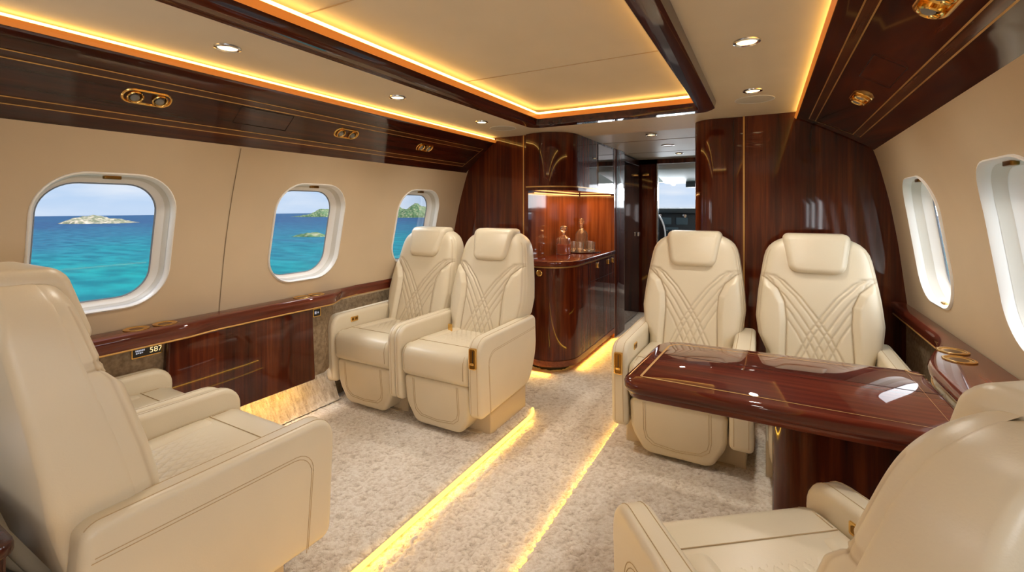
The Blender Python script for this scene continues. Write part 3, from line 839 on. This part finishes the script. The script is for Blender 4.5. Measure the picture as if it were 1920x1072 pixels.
# ------------------------------------------------------------------ table
tb = empty('cabin_table', (0, 0, 0))
TP = [(.475, 1.50, .07), (1.378, 1.50, .02), (1.378, 2.08, .02), (.505, 2.05, .10)]
tp = fil(TP, 10)
def tpr(d, z): 
    pp = tp if area(tp) > 0 else tp[::-1]
    return [(a, b_, z) for a, b_ in inset(pp, d)]
top = MB().loft([tpr(.05, .668), tpr(.03, .668), tpr(.018, .674), tpr(.016, .69), tpr(.004, .695), tpr(0, .705), tpr(.0, .72), tpr(.004, .728), tpr(.013, .733), tpr(.016, .735)])
to = obj('tabletop', top, 'wood_x', tb, angle=60)
q = inset(tp if area(tp) > 0 else tp[::-1], .052)
q = [p for p in q]
il = MB().loft([[(a, b_, .7362) for a, b_ in inset(q, 0)], [(a, b_, .7362) for a, b_ in inset(q, .008)]], False, False)
obj('inlay_line', il, 'goldline', to, fixn=False)
obj('leaf_seam', MB().box(.56, 1.37, 1.842, 1.8435, .7352, .7359), 'darkgap', to)
pd_ = fil([(.92, 1.70, .058), (1.45, 1.72, .0), (1.45, 1.86, .0), (.92, 1.82, .058)], 8)
obj('pedestal', MB().loft([[(a, b_, z) for a, b_ in pd_] for z in (.0, .668)]), 'wood_z', tb)
tag(tb, 'glossy mahogany table with gold inlay line beside the right windows', 'table')

# ------------------------------------------------------------------ front bulkheads, bar, passage
# left bulkhead
def bulk(side, xin):
    zz = [-.02, .15, .3, .45, .6, .75, .9, 1.05, 1.2, 1.35, 1.5, 1.6, 1.7, 1.8, 1.9]
    pr_ = [(side*xin, -.02)] + [(side*(wx(z, side)+.012), z) for z in zz] + [(side*xin, 1.9)]
    return MB().loft([[(a, y, b_) for a, b_ in pr_] for y in (YB, YB+.04)])
struct('wall_front', bulk(-1, .845), 'wood_z')
struct('trim_8', MB().box(-.850, -.840, YB-.004, YB+.02, 0, 1.9), 'goldline')
struct('wall_front.001', MB().box(-.842, -.803, YB, YB+.06, 0, 1.9), 'wood_z')
# right bulkhead with rounded glossy corner
rp = [(1.72, YB), (.78, YB)]
rp2 = [(.775, YB), (.60, YB-.012)] + [(.60-.135*math.sin(t*PI/16), YB-.012+.135*(1-math.cos(t*PI/16))) for t in range(1, 9)] + [(.465, 5.8), (.50, 5.8), (.50, YB+.16), (.775, YB+.05)]
struct('wall_front.002', bulk(1, .78), 'wood_z')
struct('trim_9', MB().box(.773, .783, YB-.004, YB+.02, 0, 1.9), 'goldline')
area_p = rp2 if area(rp2) > 0 else rp2[::-1]
cl_ = obj('closet_column', MB().loft([[(a, b_, z) for a, b_ in area_p] for z in (0.0, 1.898)]), 'wood_z', angle=30)
tag(cl_, 'tall curved mahogany closet column at the right of the passage', 'closet')
obj('handle', MB().rext(rrect(.012, .05, .005, 3, .56, 1.05), 'y', YB-.032, YB-.014, .003, 2), 'gold', cl_)
obj('door_gap', MB().box(.715, .718, YB-.0095, YB+.0, .05, 1.88), 'darkgap', cl_)
# bar unit plan outline: front at left end, rounded corner, long side on the aisle
def barpts(d=0, y1=4.52):
    p = [(-.80, 3.31-d), (-.72, 3.285-d)]
    cx, cy, R = -.665, 3.52, .240+d
    for t in range(0, 13):
        a = -PI/2+ t*PI/24
        p.append((cx+R*math.cos(a), cy+(R+.0)*math.sin(a)-.015*math.cos(a+PI/2)*0))
    p += [(cx+R, y1), (-.80, y1)]
    return p if area(p) > 0 else p[::-1]
bar = empty('bar_cabinet', (0, 0, 0)); tag(bar, 'curved mahogany lower bar cabinet with round gold latch', 'cabinet')
obj('cabinet_body', MB().loft([[(a, b_, z) for a, b_ in barpts(0)] for z in (.10, .835)]), 'wood_z', bar, angle=30)
obj('plinth', MB().loft([[(a, b_, z) for a, b_ in barpts(.006)] for z in (.052, .098)]), 'wood_lip', bar, angle=30)
obj('toe_kick', MB().loft([[(a, b_, z) for a, b_ in barpts(-.09)] for z in (-.01, .055)]), 'darkgap', bar, angle=30)
obj('inlay_line', MB().loft([[(a, b_, z) for a, b_ in barpts(.002)] for z in (.828, .836)]), 'goldline', bar, angle=30)
ct = barpts(.014)
cto = obj('bar_countertop', MB().rext(ct, 'z', .838, .880, .010, 3), 'wood_x'); tag(cto, 'glossy curved mahogany bar countertop', 'countertop')
for y in (3.408,):
    dl = obj('door', MB().box(-.712, -.709, 3.279, 3.30, .11, .825), 'darkgap', bar)
kn = MB().lathe([(.026, 0), (.026, .005), (.02, .008), (.016, .006), (.003, .006)], 0, 0, 24)
kn.v = [(-.665+a, 3.281-c, .785+b_) for a, b_, c in kn.v]
obj('round_latch', kn, 'gold', bar)
for yy, zz in ((3.99, .785), (4.31, .785), (4.46, .785)):
    obj('drawer_knob', MB().rext(rrect(.03, .045, .006, 3, yy, zz), 'x', -.427, -.412, .003, 2), 'gold', bar)
for yy in (3.80, 4.18, 4.40):
    obj('drawer_gap', MB().box(-.4265, -.4238, yy-.0015, yy+.0015, .12, .82), 'darkgap', bar)
obj('drawer_gap', MB().box(-.4265, -.4238, 3.80, 4.5, .66, .663), 'darkgap', bar)
tag(obj('light_strip', MB().loft([[(a, b_, z) for a, b_ in barpts(-.05)] for z in (.036, .046)], False, False), 'led_floor'), 'amber light strip glowing under the bar cabinet', 'light strip')
# niche walls (aft to the left and forward end)
struct('wall_niche', MB().box(-.86, -.803, YB+.06, 4.56, 0, 1.9), 'wood_niche')
struct('wall_niche.001', MB().box(-.803, -.425, 4.523, 4.56, 0, 1.9), 'wood_niche')
up = empty('upper_cabinet', (0, 0, 0)); tag(up, 'curved mahogany upper cabinet hanging above the bar', 'cabinet')
obj('cabinet_body', MB().loft([[(a, b_, z) for a, b_ in barpts(-.004)] for z in (1.475, 1.898)]), 'wood_z', up, angle=30)
obj('inlay_line', MB().loft([[(a, b_, z) for a, b_ in barpts(-.001)] for z in (1.466, 1.476)]), 'goldline', up, angle=30)
obj('door', MB().box(-.665, -.662, 3.280, 3.30, 1.49, 1.89), 'darkgap', up)
obj('bottom_rail', MB().loft([[(a, b_, z) for a, b_ in barpts(.002)] for z in (1.440, 1.466)]), 'wood_y', up, angle=30)
obj('glass_door', MB().box(-.432, -.424, 4.02, 4.46, 1.50, 1.88), 'smoked', up)
lb_ = MB().box(-.796, -.790, 3.46, 4.50, 1.424, 1.432); lb_.box(-.78, -.46, 4.512, 4.518, 1.424, 1.432)
tag(obj('light_strip', lb_, 'led_bar'), 'thin warm light strip under the upper bar cabinet', 'light strip')
# posts and reflective door panel in the passage
tag(obj('pilaster', MB().rext(fil([(-.56, 4.57, 0), (-.425, 4.57, .03), (-.415, 4.90, .03), (-.56, 4.90, 0)], 5), 'z', 0, 1.9, .002, 1), 'wood_z', angle=30), 'dark mahogany pilaster beside the bar', 'pilaster')
dr = empty('folding_door', (0, 0, 0)); tag(dr, 'glossy reflective folding door panel in the passage beside the bar', 'door')
obj('door_panel', MB().box(-.50, -.465, 4.93, 5.72, .02, 1.86), 'smoked', dr)
obj('latch', MB().rext(rrect(.07, .05, .008, 3, 5.62, .985), 'x', -.463, -.435, .004, 2), 'silver', dr)
obj('door_rail', MB().box(-.467, -.458, 4.93, 5.72, 1.82, 1.88), 'wood_z', dr)
struct('wall_passage', MB().box(-.60, -.52, 4.56, 5.82, 0, 1.9), 'wood_z')
struct('wall_passage.001', MB().box(-.60, -.265, 5.80, 5.86, 0, 1.9), 'wood_z')
struct('wall_passage.002', MB().box(-.60, .60, 5.80, 5.86, 1.845, 1.9), 'wood_z')
struct('trim_10', MB().box(-.267, -.255, 5.785, 5.86, 0, 1.845), 'silver')
tag(obj('door_hinge', MB().rext(rrect(.09, .03, .008, 3, -.40, 1.715), 'y', 5.775, 5.802, .004, 2), 'gold'), 'small gold door catch on the dark cockpit jamb', 'hinge')
fc = MB().box(-.86, .80, YB+.3, 5.82, 1.9, 1.92)
struct('ceiling.002', fc, 'ceil_fwd')
for i, yy in enumerate((4.15, 5.05)):
    struct('trim_%d' % (11+i), MB().box(-.42, .46, yy-.003, yy+.003, 1.898, 1.901), 'seam')

# ------------------------------------------------------------------ cockpit
ip = empty('instrument_panel', (0, 7.2, 0)); tag(ip, 'dark cockpit instrument panel with screens and dials beyond the doorway', 'instrument panel')
obj('glareshield', MB().rext(fil([(-.25, 1.22, .02), (.25, 1.24, .05), (.25, 1.31, .04), (-.25, 1.30, .04)], 5), 'x', -1.05, 1.05, .02, 3), 'cockpit_grey', ip)
obj('panel', MB().box(-1.0, 1.0, -.16, .1, .55, 1.23), 'cockpit_grey', ip)
obj('centre_console', MB().box(-.24, .24, -.45, -.14, .5, .93), 'cockpit_grey', ip)
for cx, cz, ww, hh in ((-.42, 1.11, .22, .10), (-.16, 1.11, .16, .10), (-.36, 1.0, .30, .035), (.15, 1.05, .22, .16), (-.72, 1.05, .22, .16)):
    sc = obj('screen', MB().rext(rrect(ww, hh, .01, 3, cx, cz), 'y', -.172, -.158, .003, 2), 'screen', ip)
for i in range(14):
    obj('dial', MB().rext(rrect(.03, .03, .014, 4, -.58+.042*i, .955+.04*(i % 2)-.03), 'y', -.185, -.155, .004, 2), 'silver' if i % 3 else 'black', ip)
for cx in (-.47, -.12):
    obj('round_gauge', MB().rext(rrect(.06, .06, .029, 5, cx, 1.19), 'y', -.19, -.155, .004, 2), 'silver', ip)
ps = empty('pilot_seat', (-.50, 6.45, 0)); tag(ps, 'black pilot seat with white edge piping seen through the doorway', 'seat')
pb_ = fil([(-.23, .5, .03), (.23, .5, .03), (.22, 1.05, .1), (.12, 1.24, .08), (-.12, 1.24, .08), (-.22, 1.05, .1)], 7)
obj('backrest', MB().rext(pb_, 'y', -.05, .06, .02, 4), 'black', ps)
obj('piping', MB().tube([(a, -.052, b_) for a, b_ in pb_], .010, 6, closed=True), 'white', ps)
obj('base', MB().box(-.2, .2, -.05, .42, 0, .5), 'black', ps)
oh = empty('overhead_console', (0, 0, 0)); tag(oh, 'pale grey cockpit overhead console with switches above the windshield', 'console')
obj('console_body', MB().rext(fil([(6.1, 1.80, .03), (7.15, 1.66, .03), (7.3, 1.76, .03), (7.2, 1.98, .02), (6.1, 1.98, .02)], 4), 'x', -.42, .30, .03, 3), 'cream_white', oh)
obj('side_arch', MB().tube([(-.46, 5.95, 1.84), (-.44, 6.4, 1.83), (-.36, 6.9, 1.74), (-.30, 7.2, 1.66)], .03, 8), 'white', oh)
obj('sun_visor', MB().rext(rrect(.22, .10, .02, 4, -.62, 1.73), 'y', 6.9, 6.93, .008, 2), 'greybtn', oh)
obj('switch_block', MB().box(-.10, .06, 6.98, 7.1, 1.60, 1.72), 'cockpit_grey', oh)
# cockpit shell with windshield opening
ck = MB(); ck.box(-1.15, -1.10, 5.84, 7.9, -.02, 1.1); ck.box(1.10, 1.15, 5.84, 7.9, -.02, 1.1)
ck.box(-1.15, 1.15, 7.9, 7.95, -.02, 1.25); 
struct('wall_cockpit', ck, 'cockpit_grey')
ck = MB(); ck.box(-1.15, 1.15, 5.84, 7.45, 1.97, 2.0); ck.box(-1.15, 1.15, 7.3, 7.5, 1.70, 2.0); ck.box(-1.15, -1.08, 5.84, 7.5, 1.64, 2.0); ck.box(1.08, 1.15, 5.84, 7.5, 1.64, 2.0)
struct('ceiling.003', ck, 'cream_white')
wn = tag(obj('window_13', MB().add([(-1.1, 7.9, 1.25), (1.1, 7.9, 1.25), (1.1, 7.45, 1.72), (-1.1, 7.45, 1.72)], [(0, 1, 2, 3)]), 'glass', fixn=False), kind='structure')
obj('frame', MB().tube([(.12, 7.88, 1.25), (.12, 7.46, 1.72)], .03, 8), 'cockpit_grey', wn)
struct('wall_cockpit.001', MB().box(-1.15, -.6, 5.82, 5.86, 0, 2.0).box(.5, 1.15, 5.82, 5.86, 0, 2.0).box(-.6, .5, 5.84, 5.86, 1.9, 2.0), 'cream_white')
# aft closure
struct('wall_back', MB().box(-1.75, 1.75, Y0-.04, Y0, -.02, 2.02), 'wall')

# ------------------------------------------------------------------ glassware
def decanter(x, y, z, h, bw, square, liquid, label):
    d = empty('decanter', (x, y, z)); n_ = 32
    def rg(r_, zz, sq):
        out = []
        for k_ in range(n_):
            a = 2*PI*k_/n_; c, s_ = math.cos(a), math.sin(a)
            q_ = (abs(c)**sq+abs(s_)**sq)**(-1/sq); f_ = 1+.03*math.cos(a*16) if zz < h*.5 else 1
            out.append((r_*q_*c*f_, r_*q_*s_*f_, zz))
        return out
    sq = 5 if square else 2.5
    body = [(bw*.92, 0, sq), (bw, .006, sq), (bw, h*.50, sq), (bw*.92, h*.55, sq-.5), (bw*.45, h*.62, 2), (bw*.28, h*.66, 2), (bw*.26, h*.72, 2), (bw*.42, h*.745, 2)]
    obj('body', MB().loft([rg(*p) for p in body]), 'crystal', d, angle=35)
    if liquid: obj('liquid', MB().loft([rg(bw*.88, .008, sq), rg(bw*.88, h*.34, sq)]), 'whisky', d)
    if square: st = [(bw*.22, h*.72), (bw*.3, h*.77), (bw*.55, h*.80), (bw*.62, h*.86), (bw*.55, h*.93), (bw*.3, h*.96)]
    else: st = [(bw*.22, h*.72), (bw*.25, h*.80), (bw*.4, h*.83), (bw*.5, h*.89), (bw*.4, h*.96), (bw*.15, h*.99)]
    obj('stopper', MB().lathe(st, 0, 0, 10), 'crystal', d, angle=20)
    tag(d, label, 'decanter')
CT = .8805
decanter(-.70, 3.87, CT, .27, .055, True, True, 'square crystal decanter half full of amber whisky on the bar')
decanter(-.70, 4.33, CT+.012, .31, .058, False, False, 'tall empty crystal decanter with ball stopper behind the tumblers')
ty = tag(obj('serving_tray', MB().lathe([(.155, 0), (.165, .008), (.160, .009), (.15, .004), (.01, .004)], 0, 0, 36), 'silver', loc=(-.63, 4.22, CT)), 'round silver tray under the crystal tumblers on the bar', 'tray')
ty.scale = (.95, 1.35, 1)
for (x, y), lb in zip(((-.72, 4.17), (-.645, 4.14), (-.60, 4.28), (-.555, 4.20)), ('cut crystal tumbler on the tray, closest to the whisky decanter', 'cut crystal tumbler at the near edge of the silver tray', 'cut crystal tumbler in front of the tall decanter', 'cut crystal tumbler at the right end of the silver tray')):
    g = empty('tumbler', (x, y, CT+.006))
    n_ = 32
    def rr_(r_, z, st=0): return [(r_*(1+st*math.cos(8*2*PI*k_/n_))*math.cos(2*PI*k_/n_), r_*(1+st*math.cos(8*2*PI*k_/n_))*math.sin(2*PI*k_/n_), z) for k_ in range(n_)]
    obj('cup', MB().loft([rr_(.030, 0), rr_(.036, .004, .05), rr_(.038, .05, .05), rr_(.040, .092), rr_(.0375, .092), rr_(.034, .02), rr_(.01, .016)]), 'crystal', g, angle=30)
    obj('cut_base', MB().loft([rr_(.0335, .003, .05), rr_(.0345, .014, .08)]), 'crystal', g)
    tag(g, lb, 'glass', 'crystal tumblers on the bar tray')

# ------------------------------------------------------------------ lights
def area_light(name, loc, rot, sx, sy, e, col, spread=PI):
    l = bpy.data.lights.new(name, 'AREA'); l.shape = 'RECTANGLE'; l.size = sx; l.size_y = sy; l.energy = e; l.color = col; l.spread = spread
    o = bpy.data.objects.new(name, l); COL.objects.link(o); o.location = loc; o.rotation_euler = rot; return o
def portal(side, yc):
    o = area_light('portal', (side*1.66, yc, WCZ), (0, side*PI/2, 0), .5, .4, 1, (1, 1, 1)); o.data.cycles.is_portal = True
for side in (-1, 1):
    for yc in (WYR if side > 0 else WYS): portal(side, yc)
# added lamps, unseen outside the left windows, to brighten the reveals
for yc in WYS[:3]:
    l_ = area_light('window_fill', (-2.05, yc-.15, 1.80), (0, 0, 0), .5, .6, 9, (.92, .96, 1.0))
    l_.rotation_euler = Vector((.75, .25, -1)).to_track_quat('-Z', 'Y').to_euler()
# added fill spots under the aft ceiling, unseen behind the camera
for x, y in ((-.85, -.9), (-.85, -1.8), (.85, -1.1), (.85, -2.0), (0.05, -2.2)):
    l = bpy.data.lights.new('spot', 'SPOT'); l.energy = 2.5; l.color = (1, .93, .82); l.spot_size = math.radians(150); l.spot_blend = .9; l.shadow_soft_size = .05
    lo = bpy.data.objects.new('spot', l); COL.objects.link(lo); lo.location = (x, y, 1.87)
# added fill lamps inside the unseen aft windows, in place of daylight
for side in (-1, 1):
    for yc in WYS[3:]:
        area_light('aft_window_fill', (side*1.50, yc, WCZ), (0, side*PI/2, 0), .5, .4, 3, (.95, .97, 1.0))
def strip_light(x, y0, y1, z, dx, e):
    l = area_light('floor_glow', (x, (y0+y1)/2, z), (0, 0, 0), .012, y1-y0, e, (1, .52, .06))
    d = Vector((dx, 0, -.35)).normalized(); l.rotation_euler = d.to_track_quat('-Z', 'Y').to_euler()
    # keep the long side along the aisle
    zax = -d; yax = Vector((0, 1, 0)); xax = yax.cross(zax); l.rotation_euler = Matrix((xax, yax, zax)).transposed().to_euler()
strip_light(AX0+.012, -.5, YL-.22, .016, 1, 2.2)
strip_light(AX1-.004, -.5, 3.3, .018, -1, .9)
strip_light(-1.54, 1.0, 1.86, .262, -.5, 1.6)
strip_light(-.435, 3.5, 4.5, .045, 1, 2.4)
l_ = area_light('floor_glow', (-.70, 3.29, .045), (PI/2-.5, 0, PI), .22, .012, .9, (1, .52, .06)); l_.rotation_euler = (-(PI/2-.45)+PI, 0, PI) if False else (math.radians(65), 0, 0); l_.rotation_euler = Vector((0, -1, -.4)).to_track_quat('-Z', 'Y').to_euler()
# hidden-cove bar light
area_light('bar_lamp', (-.62, 4.0, 1.43), (0, 0, 0), .25, .9, 5.0, (1, .5, .18))
area_light('cockpit_daylight', (0, 7.4, 1.6), (-PI/2-.5, 0, 0), 1.6, .4, 26, (.9, .95, 1.0))
sun = bpy.data.lights.new('sun', 'SUN'); sun.energy = 1.35; sun.angle = .02; sun.color = (1, .97, .92)
so = bpy.data.objects.new('sun', sun); COL.objects.link(so); so.rotation_euler = (math.radians(-22), math.radians(8), 0)
